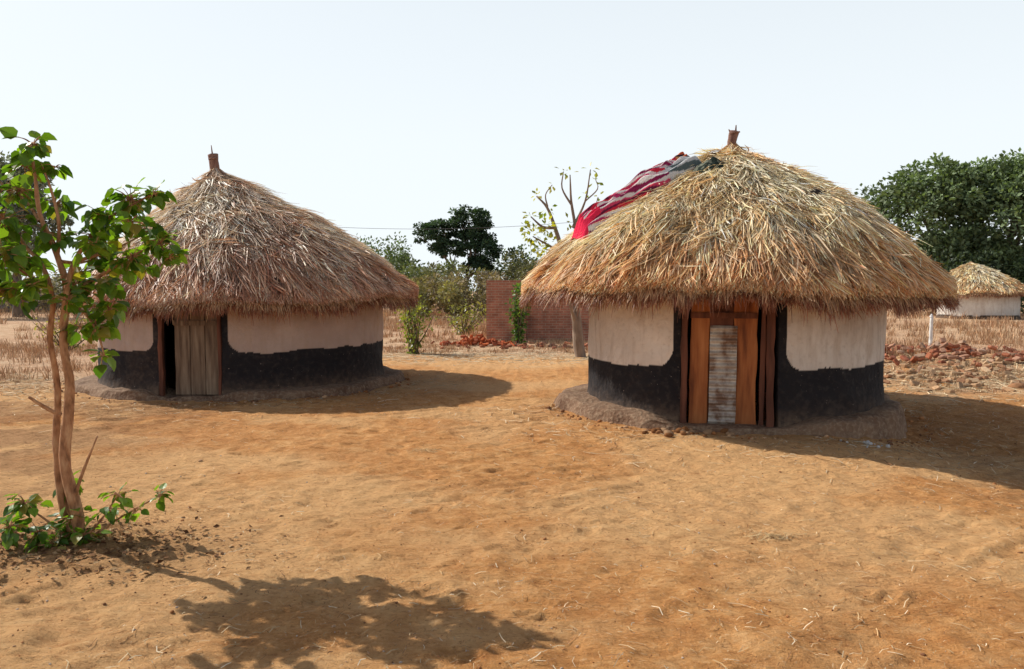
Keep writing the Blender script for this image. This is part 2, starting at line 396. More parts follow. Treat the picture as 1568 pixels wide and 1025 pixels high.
# right hut ------------------------------------------------------
hutA=empty('round_thatched_hut',(H1['c'][0],H1['c'][1],0))
rA=Roof((3.20,11.5),(3.07,11.5),2.87,3.74,1.78,.07,4,.68,3.4)
walls(hutA,H1['c'],H1['R'],2.0,H1['door'],.58,wall_mat('painted_mud_wall',(.74,.66,.58),(.63,.54,.46)),.74,13)
ledge(hutA,H1['c'],H1['R'],2.44,.17,H1['door'],5,.36,.12)
thatch(hutA,rA,66000,straw_gold,6500,1.,21)
tubes('ridge_post',[([(3.20,11.5,3.4),(3.19,11.5,3.8),(3.22,11.5,4.00)],[.062,.065,.07]),
   ([(3.24,11.5,3.93),(3.245,11.5,4.09)],[.02,.008]),([(3.18,11.49,3.93),(3.14,11.5,4.03)],[.015,.008]),
   ([(3.14,11.43,3.95),(3.20,11.41,3.97),(3.28,11.44,3.98)],[.012,.012,.012])],M_pole,hutA,10)
fr=local_frame(H1['c'],H1['R'],H1['door'])
plank('door_post_left',fr,-.57,-.49,-.03,.09,0.0,1.85,M_woodD,hutA,1,.012)
plank('door_post_right',fr,.44,.53,-.03,.09,0.0,1.85,M_woodD,hutA,2,.012)
plank('door_post_inner',fr,.36,.42,-.06,.06,0.0,1.85,M_woodD,hutA,12,.012,.01)
plank('door_plank_left',fr,-.475,-.25,-.07,.03,.04,1.85,M_woodO,hutA,3,.006,.015)
plank('door_plank_mid',fr,-.245,.05,-.09,.03,.04,1.85,M_woodD,hutA,4)
plank('door_plank_right',fr,.06,.33,-.07,.03,.04,1.85,M_woodO,hutA,5,.02)
plank('door_rail',fr,-.46,.33,-.045,.02,1.36,1.43,M_woodD,hutA,7)
plank('threshold',fr,-.6,.56,-.02,.16,-.05,.05,M_mud,hutA,8)
n=150;z=np.linspace(.05,1.27,n);xs=np.linspace(-.235,.085,14);o,tan,out=fr
XX,ZZ=np.meshgrid(xs,z);yy=-.028+.013*np.sin(ZZ*2*np.pi/.076)+.006*(vn(XX*6,ZZ*3,3)-.5)+.01*np.sin(ZZ*4)
V=o+tan*(XX+.012*(vn(ZZ*4,ZZ*0,8)-.5)+.01*ZZ)[...,None]+out*yy[...,None]+np.array([0,0,1.])*ZZ[...,None]
mesh_np('corrugated_iron_panel',V.reshape(-1,3),grid_faces(n,14),M_iron,None,hutA,True)
# left hut -------------------------------------------------------
hutB=empty('round_thatched_hut.001',(H2['c'][0],H2['c'][1],0))
rB=Roof((-5.52,14.7),(-4.80,14.7),2.90,3.90,1.66,.11,9,.80,3.4)
walls(hutB,H2['c'],H2['R'],1.95,H2['door'],.50,wall_mat('painted_mud_wall_pink',(.50,.38,.32),(.41,.30,.25)),.74,33)
ledge(hutB,H2['c'],H2['R'],2.80,.13,H2['door'],15,.22)
thatch(hutB,rB,66000,straw_grey,6500,1.1,31)
tubes('ridge_post',[([(-5.52,14.7,3.6),(-5.52,14.7,4.0),(-5.55,14.7,4.22)],[.08,.082,.085]),
   ([(-5.53,14.66,4.1),(-5.56,14.66,4.38)],[.02,.006]),
   ([(-5.6,14.63,4.12),(-5.53,14.6,4.13),(-5.45,14.63,4.14)],[.014,.014,.014])],M_pole,hutB,10)
fr=local_frame(H2['c'],H2['R'],H2['door'])
plank('door_plank_a',fr,-.26,-.02,-.10,.03,.06,1.75,M_woodG,hutB,21)
plank('door_plank_b',fr,-.012,.22,-.095,.03,.06,1.75,M_woodG,hutB,22)
plank('door_plank_c',fr,.228,.44,-.10,.03,.06,1.75,M_woodG,hutB,23)
plank('door_rail',fr,-.26,.44,-.07,.02,1.15,1.23,M_woodG,hutB,27)
plank('door_post_left',fr,-.5,-.43,-.06,.08,0.0,1.75,M_woodD,hutB,24,.012)
plank('door_post_right',fr,.45,.5,-.06,.08,0.0,1.75,M_woodD,hutB,25,.012)
# distant hut -----------------------------------------------------
hutC=empty('round_thatched_hut.002',(28.4,48,0))
rC=Roof((28.0,48),(28.5,48),2.8,3.35,1.55,0,19,.6)
walls(hutC,(28.5,48),2.2,1.8,R_(70),.4,wall_mat('pale_wall',(.72,.68,.62),(.6,.55,.5)),.22,63,nt=200,nz=30)
thatch(hutC,rC,12000,straw_gold,3000,2.6,41,.3,.5)

# ---------------------------------------------------------------- blankets on roof
bl=empty('striped_blankets',tuple(rA.pt(R_(188),.45)))
n,m=300,110
t=np.linspace(0,1,n);s=np.linspace(-1,1,m);T,S=np.meshgrid(t,s,indexing='ij')
wd=.30+.10*(vn(T*5,T*0,3)-.5)*2-.05*T
u=.27+.56*T;thc=R_(195)+.12*(vn(T*3,T*0,7)-.5)+.30*(1-T)
th=thc+(S*wd)/(rA.R*u)
fold=fbm(S*3.5+1.5*vn(T*4,T*0,5),T*4.2,11,3);fold2=np.abs(np.sin(S*8+5*vn(T*4,S*1,2)))
end=np.minimum(sstep(0,.06,T),1-sstep(.95,1,T)*.8)
lift=.07+(np.sqrt(np.maximum(1-S**2,0))*(.18+.14*(vn(T*7,S*0,9)-.3))+.24*(fold-.45)*(1-S**2)+.05*fold2*(1-S**4))*end-.08*S**8
V=rA.pt(th,u,lift)
f=S*7.0+4.5*fbm(T*2.8,S*1.2,13,3)+5.0*T
pal=np.array([(.60,.03,.06),(.74,.68,.64),(.48,.04,.13),(.74,.68,.64),(.25,.02,.08),(.70,.64,.60),(.62,.06,.13),(.14,.02,.05)])
C=pal[(np.floor(f*2.2).astype(int))%8]
up=(T<.15)&(S<.4);C=np.where(up[...,None],np.array([(.6,.12,.05),(.05,.03,.04),(.65,.3,.1)])[(np.floor(f*1.6).astype(int))%3],C)
redend=((T>.82)&(vn(T*9,S*2,4)>.5))|(T>.94);C=np.where(redend[...,None],np.array([.72,.03,.08]),C)
g2=(T>.03)&(T<.30)&(S>.35+.3*vn(T*6,T*0,6));C=np.where(g2[...,None],np.array([(.55,.56,.55),(.1,.13,.13),(.66,.64,.62)])[(np.floor(f*1.5).astype(int))%3],C)
mesh_np('blanket_folds',V.reshape(-1,3),grid_faces(n,m),M_cloth,C.reshape(-1,3),bl,True)
n=50;a=np.linspace(-1,1,n);A,B=np.meshgrid(a,a,indexing='ij')
rr=np.hypot(A,B);lf=np.maximum(0,1-rr**2)*.11*(.6+.8*vn(A*3,B*3,5))+.06*(vn(A*5,B*5,8)-.5)*np.maximum(0,1-rr)+.05-.11*sstep(.85,1.3,rr)
V=rA.pt(R_(238)+A*.22/(rA.R*.3),.33+B*.15/rA.R,lf)
C=np.where((vn(A*6,B*6,9)>.62)[...,None],np.array([.16,.17,.13]),np.array([.025,.035,.03]))
mesh_np('dark_cloth',V.reshape(-1,3),grid_faces(n,n),M_cloth,C.reshape(-1,3),bl,True)
n=24;a=np.linspace(-1,1,n);A,B=np.meshgrid(a,a,indexing='ij');rr=np.hypot(A,B)
V=rA.pt(R_(-62)+A*.10/(rA.R*.55),.56+B*.06/rA.R,.08+.05*np.maximum(0,1-rr**2)-.09*sstep(.9,1.3,rr))
ob=mesh_np('dark_rag',V.reshape(-1,3),grid_faces(n,n),M_cloth,np.tile([.05,.04,.035],(n*n,1)),None,True)

# ---------------------------------------------------------------- sapling
LT=np.array([(0,0,0),(.12,.36,.05),(.42,.44,.07),(.75,.24,.02),(1,0,-.12),(.75,-.24,.02),(.42,-.44,.07),(.12,-.36,.05),(.45,0,-.02)])
LF=[(0,8,1),(1,8,2),(2,8,3),(3,8,4),(4,8,5),(5,8,6),(6,8,7),(7,8,0)]
QT=np.array([(0,0,0),(.5,.32,.06),(1,0,-.05),(.5,-.32,.06)]);QF=[(0,1,2,3)]
bx,by=-2.92,5.16;K=.0043
def sp(px,py,dy=0): return (bx+(px-105)*K, by+dy, (840-py)*K)
sap=empty('young_leafy_tree',(bx,by,0))
def br(pts,r0,r1):
    P=[sp(*p) for p in pts];return (P,list(np.linspace(r0,r1,len(P))))
B=[br([(112,852),(106,780,0),(92,700,0),(101,600,.02),(91,520,.03),(98,450,.05),(84,390,.05),(66,330),(64,275,-.02),(58,232,-.02)],.040,.008),
   br([(98,852,.05),(78,770,.06),(70,690,.07),(74,600,.08),(67,520,.06),(76,460,.04),(66,410,.02),(34,375,.05),(8,340,.1)],.030,.008),
   br([(90,500,.03),(108,425,0),(132,380,-.02),(170,340,-.05),(212,312),(242,297)],.020,.005),
   br([(96,450,.05),(140,425,.08),(190,398,.02),(240,375,0)],.017,.005),
   br([(95,460,.05),(130,482,.02),(150,515),(158,545)],.012,.004),
   br([(84,390,.05),(92,340,.02),(84,290),(70,250)],.014,.005),
   br([(78,640,.08),(60,628,.05),(37,609,.02)],.017,.010),
   br([(102,775),(122,725,-.02),(147,668,-.03)],.014,.006),
   br([(70,430,.03),(40,440,-.1),(5,450,-.2)],.012,.004),
   br([(66,340),(40,315,.08),(14,296,.15),(-20,280,.2)],.013,.004),
   br([(84,400,.05),(95,400,.25),(95,390,.45)],.014,.004),
   br([(76,440,.03),(70,420,-.2),(62,395,-.38)],.014,.004),
   br([(120,400,0),(160,380,.15),(195,352,.3)],.012,.004),
   br([(105,840),(70,800,-.05),(40,770,-.1)],.012,.004),br([(108,840),(150,800,-.06),(185,755,-.1)],.012,.004),
   br([(108,842),(170,800,.05),(228,768,.08)],.010,.004),br([(100,840),(85,800,.1),(80,755,.12)],.010,.004),br([(100,842,0),(60,830,-.1),(25,800,-.18)],.010,.004)]
cl=[(60,224,0,26,13),(44,256,0,20,8),(92,258,0,16,6),(20,290,.12,28,16),(25,340,-.1,34,24),(8,395,.2,34,22),(60,395,-.35,36,26),(45,440,-.1,34,22),(100,385,.42,32,20),(112,440,.05,30,20),
 (148,362,.0,28,16),(166,333,-.05,26,18),(205,307,0,28,22),(240,298,.0,18,11),(195,350,.3,26,16),(205,395,0,28,18),(248,374,0,24,15),(260,396,0,16,8),(152,430,.08,26,14),
 (145,500,.02,26,13),(162,472,.05,20,9),(112,500,.05,20,6),(154,545,0,16,5),(84,420,.3,36,18),(16,446,-.2,22,9),(-15,285,.2,26,12),(-20,350,.1,30,14),(-15,420,0,30,14),(72,360,.05,24,12),
 (50,305,.3,26,12),(120,345,.45,24,10),(140,400,.4,28,14),(30,390,-.6,30,14),(90,440,-.3,26,12),(180,380,-.25,24,12),(110,470,.3,24,8),(225,345,-.2,22,10),(130,460,-.2,24,10)]
cl2=[(42,768,-.1,24,16),(30,798,-.18,22,15),(80,755,.12,20,10),(62,815,-.1,26,18),(100,800,0,26,16),(185,755,-.1,18,9),(228,768,.08,14,7),(120,822,-.05,26,18),(160,785,0,22,10),(195,790,.05,18,6),(90,835,-.12,28,18)]
pos=[];ax=[];nr=[];sz=[];cc=[];pet=[]
r=np.random.default_rng(5)
for L,small in ((cl,1.),(cl2,.75)):
    for (px,py,dy,rad,nn) in L:
        c0=np.array(sp(px,py,dy));rd=rad*K
        for i in range(int(nn*1.9)):
            d=norm(r.normal(0,1,3));d[2]*=.8
            p=c0+d*rd*r.uniform(.15,1.1)
            if small<1: p[2]=max(p[2],.06)
            a=norm(d*.9+np.array([0,0,-.55])+r.normal(0,.3,3));nn_=norm(np.array([-.35,.0,.9])+d*.35+r.normal(0,.35,3))
            pos.append(p);ax.append(a);nr.append(nn_);sz.append(r.uniform(.055,.115)*small)
            g=r.random();base=np.array([.055,.13,.015])*(1-g)+np.array([.20,.33,.035])*g
            if r.random()<.06: base=np.array([.3,.26,.05])
            cc.append(base*r.uniform(.6,1.15))
            pet.append((c0+(p-c0)*.1,p))
pos=np.array(pos);ax=np.array(ax);nr=np.array(nr);sz=np.array(sz);cc=np.array(cc)
inst('leaves',LT,LF,pos,ax,nr,sz,cc,M_leaf,sap)
B+=[([tuple(a),tuple((a+b)/2+np.array([0,0,.008])),tuple(b)],[.0035,.0025,.002]) for a,b in pet]
tubes('trunk_and_branches',B,M_bark,sap,8,4,.22)

# ---------------------------------------------------------------- trees
def crown(name,parent,lobes,n,leaf,c0,c1,seed,nc=60,flat=.7,droop=.2):
    r=np.random.default_rng(seed);P=[];D=[];C=[]
    vol=np.array([l[3]*l[4]*l[5] for l in lobes])**.67;vol=vol/vol.sum()
    for l,w in zip(lobes,vol):
        c=np.array(l[:3]);R=np.array(l[3:6])
        k=max(6,int(nc*w*len(lobes)))
        d=norm(r.normal(0,1,(k,3)));d[:,2]=np.where(d[:,2]<-.5,-d[:,2],d[:,2])
        cc=c+d*R*r.uniform(.6,1.12,(k,1))
        cr=R.mean()*r.uniform(.14,.34,k);cs=r.uniform(.45,1.3,k)
        nn=int(n*w);idx=r.integers(0,k,nn)
        off=norm(r.normal(0,1,(nn,3)))*np.power(r.random((nn,1)),.45)*cr[idx][:,None]*np.array([1.15,1.15,flat])
        P.append(cc[idx]+off);D.append(norm(off+d[idx]*.3*cr[idx][:,None]))
        g=r.random((nn,1))*.6+.4*(off[:,2:3]/cr[idx][:,None]*.5+.5)  # lighter towards each clump's top, shading put into the leaf colour
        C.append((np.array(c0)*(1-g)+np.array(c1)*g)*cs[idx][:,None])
    P=np.vstack(P);D=np.vstack(D);C=np.vstack(C)
    P[:,2]=np.maximum(P[:,2],.1)
    a=norm(D+np.array([0,0,-droop])+r.normal(0,.5,P.shape));nr=norm(D*.6+np.array([0,0,.6])+r.normal(0,.4,P.shape))
    return inst(name,QT,QF,P,a,nr,r.uniform(.6,1.2,len(P))*leaf,C,M_fol,parent)
def limbs(base,lobes,r0,seed,split=1.2):
    r=np.random.default_rng(seed);b=np.array(base,float);fork=b+np.array([r.normal(0,.1),0,split]);L=[([tuple(b-[0,0,.1]),tuple(b*.5+fork*.5+[.05,0,0]),tuple(fork)],[r0*1.25,r0,r0*.85])]
    for l in lobes:
        c=np.array(l[:3]);mid=(fork+c)/2+r.normal(0,.2,3)*np.array([1,1,.5]);L.append(([tuple(fork),tuple(mid),tuple(c+np.array([0,0,l[5]*.4]))],[r0*.6,r0*.35,r0*.1]))
        for k in range(3):
            e=c+norm(r.normal(0,1,3))*np.array(l[3:6])*.8;L.append(([tuple(mid),tuple((mid+e)/2+[0,0,.15]),tuple(e)],[r0*.28,r0*.16,r0*.05]))
    return L
def tree(name,base,lobes,n,leaf,c0,c1,seed,r0=.3,split=1.5,nc=60,flat=.7):
    e=empty(name,base);crown('crown',e,lobes,n,leaf,c0,c1,seed,nc,flat)
    tubes('trunk',limbs(base,lobes,r0,seed,split),M_bark2,e,8,4)
    return e
def sc_(l,k=1.46): return [(a*k,b*k,1.7+(c-1.7)*k,d*k,e*k,f*k) for a,b,c,d,e,f in l]
tree('mango_tree',(36.2,60,0),sc_([(20.0,40,4.8,2.3,2.6,2.4),(21.6,40,6.1,2.2,2.4,1.9),(24.0,40.5,6.7,2.0,2.4,1.5),(26.6,41,6.9,2.6,3,1.6),(25.5,39,4.6,4.0,3,2.8),(22.0,39,3.0,2.8,2.4,1.6),(29.8,41,5.4,3,3,2.8),(27.5,39.5,2.7,3,2,1.5),(24.5,39.5,2.6,2.5,2,1.3)]),
  48000,.38,(.075,.10,.055),(.24,.32,.15),3,.6,2.2,100)
tree('dark_green_tree',(-3.4,60,0),[(-5.9,60,6.0,1.5,1.5,.9),(-3.3,60,6.9,1.7,1.5,1.0),(-2.1,60,4.6,1.0,1.3,1.3),(-4.9,60,4.8,1.3,1.3,.8),(-3.0,60.6,5.4,1.6,1.3,.9),(-2.6,60,3.4,1.0,1,.9)],
  17000,.24,(.03,.055,.035),(.09,.15,.075),8,.22,2.2,44,.6)
tree('hazy_tree',(-31.5,50,0),[(-33.5,50,7.5,2.4,2.2,2.0),(-31.5,50,8.4,2.2,2,1.5),(-30.3,50,6.2,1.8,1.8,1.8),(-33,50,5,3,2,1.6)],12000,.3,(.16,.18,.15),(.30,.33,.26),12,.3,2.5,55)  # pale grey leaf tones, distance haze painted into the colour
fr_=empty('sparse_branching_tree',(1.75,20,0))
def q(px,py,dy=0): return ((px-784)/1200*20, 20+dy, 1.7-(py-445)/1200*20)
BB=[([q(889,548),q(884,500),q(880,460),q(872,420),q(862,390)],[.15,.13,.12,.10,.08]),
 ([q(862,390),q(850,350,.1),q(838,318,.2),q(822,300,.3)],[.07,.05,.035,.02]),
 ([q(868,405),q(880,360,-.1),q(874,310),q(872,270)],[.06,.045,.03,.015]),
 ([q(876,350,-.1),q(895,310),q(903,262)],[.04,.025,.012]),([q(874,315),q(860,290),q(862,265)],[.03,.02,.012]),
 ([q(850,350),q(830,350,-.3),q(812,335,-.4)],[.04,.03,.015]),([q(862,390),q(840,378,-.3),q(815,365,-.5)],[.045,.03,.015]),
 ([q(872,420),q(895,380,.4),q(918,300,.5)],[.05,.03,.012]),([q(895,310),q(915,290,.2),q(912,275,.2)],[.02,.015,.01]),
 ([q(838,318),q(835,300),q(845,285)],[.025,.015,.01]),([q(884,500),q(868,455,-.3),q(850,410,-.3),q(835,395,-.4)],[.06,.04,.03,.015])]
tubes('branches',BB,simple('pale_bark',[(.3,(.16,.11,.08)),(.7,(.32,.24,.18))],8,(1,1,.4)),fr_,8,4)
r=np.random.default_rng(15);P=[];D=[]
for (px,py,dy,rad,nn) in [(812,335,-.4,10,14),(822,300,.3,9,8),(815,362,-.5,14,36),(835,352,-.3,14,36),(828,385,-.4,14,36),(845,285,0,7,4),(862,265,0,8,5),(872,268,0,7,4),(903,262,0,8,5),(912,278,.2,9,6),(918,300,.5,8,4),(893,300,0,8,4),(850,400,-.3,14,24),(838,320,.1,10,8),(870,340,0,10,4),(805,350,-.4,8,14),(845,375,-.3,14,22)]:
    c0=np.array(q(px,py,dy))
    for i in range(nn):
        d=norm(r.normal(0,1,3));P.append(c0+d*rad/60*r.uniform(.3,1));D.append(d)
P=np.array(P);D=np.array(D);g=r.random((len(P),1))
inst('leaves',QT,QF,P,D+[0,0,-.3],norm(r.normal(0,.5,P.shape)+[0,0,1]),r.uniform(.11,.18,len(P)),np.array([.12,.18,.03])*(1-g)+np.array([.40,.37,.06])*g,M_leaf,fr_)
def shrub(name,x,y,h,w,n,leaf,c0,c1,seed,stems=7):
    e=empty(name,(x,y,0));r=np.random.default_rng(seed);L=[];P=[];D=[]
    for i in range(stems):
        tx=x+r.normal(0,w*.4);ty=y+r.normal(0,w*.35);tz=h*r.uniform(.55,1.0)
        p=[(x+r.normal(0,.06),y+r.normal(0,.06),-.05),((x+tx)/2+r.normal(0,.08),(y+ty)/2,tz*.5),(tx,ty,tz)];L.append((p,[.025,.016,.006]))
        k=n//stems;t=np.power(r.random(k),.7)[:,None]
        a=np.array(p[0])*(1-t)**2+2*np.array(p[1])*t*(1-t)+np.array(p[2])*t*t
        d=norm(r.normal(0,1,(k,3)));P.append(a+d*r.uniform(.04,.22,(k,1))*np.sqrt(w));D.append(d)
    P=np.vstack(P);D=np.vstack(D);g=r.random((len(P),1));P[:,2]=np.maximum(P[:,2],.05)
    inst('leaves',QT,QF,P,D+[0,0,-.2],norm(r.normal(0,.5,P.shape)+[0,0,1]),r.uniform(.6,1.2,len(P))*leaf,np.array(c0)*(1-g)+np.array(c1)*g,M_leaf,e)
    tubes('stems',L,M_bark2,e,6,4);return e
shrub('green_shrub',-2.65,21,1.85,.95,800,.11,(.10,.14,.03),(.28,.29,.07),31,15)
shrub('leafy_bush',.18,24.2,1.95,.48,950,.13,(.04,.09,.02),(.13,.21,.05),32,9)
shrub('low_bush',-1.9,30,1.3,1.6,700,.12,(.12,.13,.05),(.28,.27,.11),33,12)
shrub('low_bush.001',-12.5,22,1.1,1.5,400,.1,(.16,.13,.06),(.3,.26,.12),34,12)

def mass(name,specs,seed,leafk=.0045):
    r=np.random.default_rng(seed);Ps=[];As=[];Ns=[];S=[];Cs=[]
    for (x,y,h,w,n,c) in specs:
        k=max(5,int(w*3));cc=np.stack([x+r.uniform(-w/2,w/2,k),y+r.normal(0,1.2,k),h*r.uniform(.25,.92,k)],-1);rad=h*r.uniform(.14,.3,k)
        i=r.integers(0,k,n);d=norm(r.normal(0,1,(n,3)))
        p=cc[i]+d*rad[i][:,None]*np.power(r.random((n,1)),.4);p[:,2]=np.abs(p[:,2])
        Ps.append(p);As.append(d+r.normal(0,.4,(n,3)));Ns.append(d*.6+np.array([0,0,.7])+r.normal(0,.4,(n,3)))
        S.append(r.uniform(.6,1.3,n)*y*leafk);Cs.append(np.array(c)*r.uniform(.55,1.3,(n,1))*r.uniform(.7,1.2,k)[i][:,None])
    return inst(name,QT,QF,np.vstack(Ps),np.vstack(As),norm(np.vstack(Ns)),np.concatenate(S),np.vstack(Cs),M_fol)
sp_=[];r=np.random.default_rng(77)
for i in range(150):
    y=r.uniform(75,115);x=r.uniform(-1.0,1.0)*y
    c=random.choice([(.14,.16,.10),(.19,.19,.13),(.25,.21,.16),(.12,.15,.09),(.26,.20,.15)])  # greyed foliage tones with distance haze mixed into the colour
    sp_.append((x,y,r.uniform(2.2,4.4),r.uniform(3,8),380,c))
for (px,d,py,w,c) in [(600,70,378,5,(.10,.16,.07)),(575,80,372,5,(.13,.17,.09)),(632,62,390,3,(.12,.16,.07)),(655,55,404,4,(.15,.17,.08)),(690,50,412,4,(.17,.16,.08)),(725,48,418,3.4,(.23,.18,.12)),(780,60,382,3.5,(.12,.17,.07)),(800,52,398,3,(.18,.17,.09)),(765,46,414,2.5,(.2,.15,.1)),(620,46,425,3,(.30,.23,.13)),(850,60,394,5,(.14,.15,.09)),(700,44,428,5,(.30,.23,.14)),(660,42,432,4,(.27,.24,.11))]:
    sp_.append(((px-784)/1200*d,d,1.7+(445-py)/1200*d,w,2200,c))
for (px,d,py,w,c) in [(1430,54,395,4,(.07,.10,.05)),(1545,53,398,5,(.055,.085,.04)),(1600,52,392,5,(.06,.09,.045)),(1480,56,392,7,(.06,.09,.045)),(1390,56,400,5,(.07,.10,.05)),(20,60,430,8,(.27,.22,.17)),(90,64,425,7,(.26,.23,.18)),(150,60,430,6,(.22,.21,.15))]:
    sp_.append(((px-784)/1200*d,d,1.7+(445-py)/1200*d,w,2200,c))
mass('distant_bushes',sp_,78)

# ---------------------------------------------------------------- dry grass
def grass(name,x,y,h,w,cpal,seed,bend=.5):
    r=np.random.default_rng(seed);N=len(x)
    z=gh(x,y);a=r.random(N)*2*np.pi;b=h*bend*r.uniform(.2,1.2,N)
    p0=np.stack([x,y,z-.01],-1);p2=p0+np.stack([np.cos(a)*b,np.sin(a)*b,h],-1);p1=(p0+p2)/2+np.array([0,0,1])*(h*.12)[:,None]
    P=np.stack([p0,p1,p2],1);W=w[:,None]*np.array([1,.8,.2])
    an=r.random(N)*np.pi;side=np.stack([np.cos(an),np.sin(an)*.4,0*an],-1);side=norm(side)
    pal=np.array(cpal);C=pal[r.integers(0,len(pal),N)]*r.uniform(.6,1.15,(N,1))
    return strips(name,P,W,side,C,M_grass)
straws=[(.66,.43,.25),(.74,.54,.34),(.56,.33,.19),(.44,.25,.14)]
r=np.random.default_rng(91);xs=[];ys=[];hs=[];ws=[]
def addg(n,x0,x1,y0,y1,h0,h1,w,keep=None,tuft=.12):
    k=n//12;cx=r.uniform(x0,x1,k);cy=r.uniform(y0,y1,k)
    m=fbm(cx*.5,cy*.5,7,3)>.45;cx=cx[m];cy=cy[m]
    if len(cx)==0:return
    i=r.integers(0,len(cx),n);xs.append(cx[i]+r.normal(0,tuft,n));ys.append(cy[i]+r.normal(0,tuft,n))
    hh=r.uniform(.3,1,len(cx));hs.append(r.uniform(h0,h1,n)*hh[i]);ws.append(np.full(n,w)*r.uniform(.6,1.3,n))
addg(6000,-4,3.5,21,27,.05,.18,.014)
addg(13000,-8,5,27,44,.12,.55,.02)
addg(14000,-45,45,42,75,.2,.8,.035,None,.3)
addg(9000,-18,-8.0,14,24,.06,.34,.014)
addg(7000,-30,-10,24,42,.15,.5,.022)
addg(6000,7.0,16,12.8,17,.03,.12,.011)
addg(12000,7,20,17,26,.08,.36,.014)
addg(11000,9,34,26,44,.15,.55,.022)
grass('dry_grass_field',np.concatenate(xs),np.concatenate(ys),np.concatenate(hs),np.concatenate(ws),straws,92)

# ---------------------------------------------------------------- straw litter
def litter(name,n,fn,l0,l1,w0,w1,pal,seed):
    r=np.random.default_rng(seed);x,y=fn(r,n);N=len(x);a=r.random(N)*2*np.pi;L=r.uniform(l0,l1,N)*np.power(r.random(N),.8)
    tt=np.array([-.5,0,.5]);bend=r.normal(0,.12,N)*L
    px=x[:,None]+np.cos(a)[:,None]*L[:,None]*tt-np.sin(a)[:,None]*bend[:,None]*np.array([0,1,0]);py=y[:,None]+np.sin(a)[:,None]*L[:,None]*tt+np.cos(a)[:,None]*bend[:,None]*np.array([0,1,0])
    pz=gh(px,py)+.008+r.uniform(0,.012,N)[:,None]*np.array([.2,1,.6])
    P=np.stack([px,py,pz],-1);W=np.repeat(r.uniform(w0,w1,N)[:,None],3,1)
    side=np.stack([-np.sin(a),np.cos(a),r.normal(0,.3,N)],-1)
    pal=np.array(pal);C=pal[r.integers(0,len(pal),N)]*r.uniform(.55,1.1,(N,1));return strips(name,P,W,norm(side),C,M_grass)
lp=[(.76,.58,.35),(.66,.44,.22),(.84,.70,.48),(.34,.17,.08)]
def f_all(r,n):
    y=2.9+12*np.power(r.random(n),1.3);x=r.uniform(-.75,.8,n)*y;m=(fbm(x*.7,y*.7,71,3)+.18*(x/y))>.40;return x[m],y[m]
litter('straw_litter',8000,f_all,.02,.13,.0018,.005,lp,102)
def f_hut(r,n):
    k=n//2;t=r.uniform(-np.pi,0.3,n);c=np.where((np.arange(n)<k)[:,None],H1['c'],H2['c']);R=np.where(np.arange(n)<k,2.6,3.0)+np.abs(r.normal(0,.9,n));return c[:,0]+R*np.cos(t),c[:,1]+R*np.sin(t)
litter('eave_drop_straw',3000,f_hut,.05,.35,.003,.009,lp,103)
def f_right(r,n): return r.normal(9.2,2.2,n),r.normal(14.6,1.3,n)
litter('straw_heap_litter',4500,f_right,.1,.6,.006,.018,[(.78,.62,.4),(.66,.5,.3),(.5,.36,.2)],104)
def f_mid(r,n): return r.uniform(-3.5,2.5,n),r.normal(20,1.1,n)
litter('path_straw',2500,f_mid,.1,.5,.008,.018,[(.74,.6,.4),(.7,.56,.36)],105)
def f_left(r,n): return r.normal(-9.4,1.0,n),r.normal(13.4,.8,n)
litter('edge_straw',1800,f_left,.1,.5,.006,.014,lp,106)
def f_t(r,n):
    c=np.array([(1.75,5.3),(1.80,5.35),(4.3,6.2),(-.95,8.2)]);i=r.integers(0,4,n);return c[i,0]+r.normal(0,.09,n),c[i,1]+r.normal(0,.05,n)
litter('straw_tuft',320,f_t,.05,.2,.002,.004,[(.7,.5,.26),(.5,.32,.15)],107)
r=np.random.default_rng(111);N=1300
x=r.normal(-3.0,.55,N);y=r.normal(5.05,.3,N);p=np.stack([x,y,gh(x,y)+.012],-1)
inst('fallen_leaves',QT,QF,p,norm(np.stack([r.normal(0,1,N),r.normal(0,1,N),r.normal(0,.25,N)],-1)),norm(r.normal(0,.35,(N,3))+[0,0,1]),r.uniform(.02,.055,N),
  np.array([(.10,.045,.02),(.2,.1,.045),(.3,.17,.08),(.38,.24,.12)])[r.integers(0,4,N)],M_grass)
bm=bmesh.new();bmesh.ops.create_icosphere(bm,subdivisions=2,radius=1);IV=np.array([v.co[:] for v in bm.verts]);IF=np.array([[v.index for v in f.verts] for f in bm.faces]);bm.free()
IV=IV*(1+.35*(vn(IV[:,0]*1.7+5,IV[:,1]*1.7+IV[:,2]*2.1,3)-.5))[:,None]
N=2600;y=2.9+14*np.power(r.random(N),1.4);x=r.uniform(-.78,.8,N)*y
s=np.exp(r.normal(math.log(.0045),.45,N));s3=np.stack([s,s*r.uniform(.6,1,N),s*r.uniform(.4,.8,N)],-1)
pal=np.array([(.52,.24,.10),(.38,.16,.06),(.6,.36,.2),(.24,.11,.055),(.6,.46,.35)])
inst('pebbles',IV,IF,np.stack([x,y,gh(x,y)+s*.2],-1),norm(np.stack([r.normal(0,1,N),r.normal(0,1,N),r.normal(0,.2,N)],-1)),norm(r.normal(0,.2,(N,3))+[0,0,1]),s3,pal[r.integers(0,5,N)],M_rock,None,True)
N=260;t=r.uniform(-np.pi,.3,N);k=r.random(N)<.5
cx=np.where(k,H1['c'][0],H2['c'][0]);cy=np.where(k,H1['c'][1],H2['c'][1]);rr=np.where(k,2.5,2.9)+np.abs(r.normal(0,.12,N))
x=cx+rr*np.cos(t);y=cy+rr*np.sin(t);s=r.uniform(.01,.04,N)*r.random(N)+.006
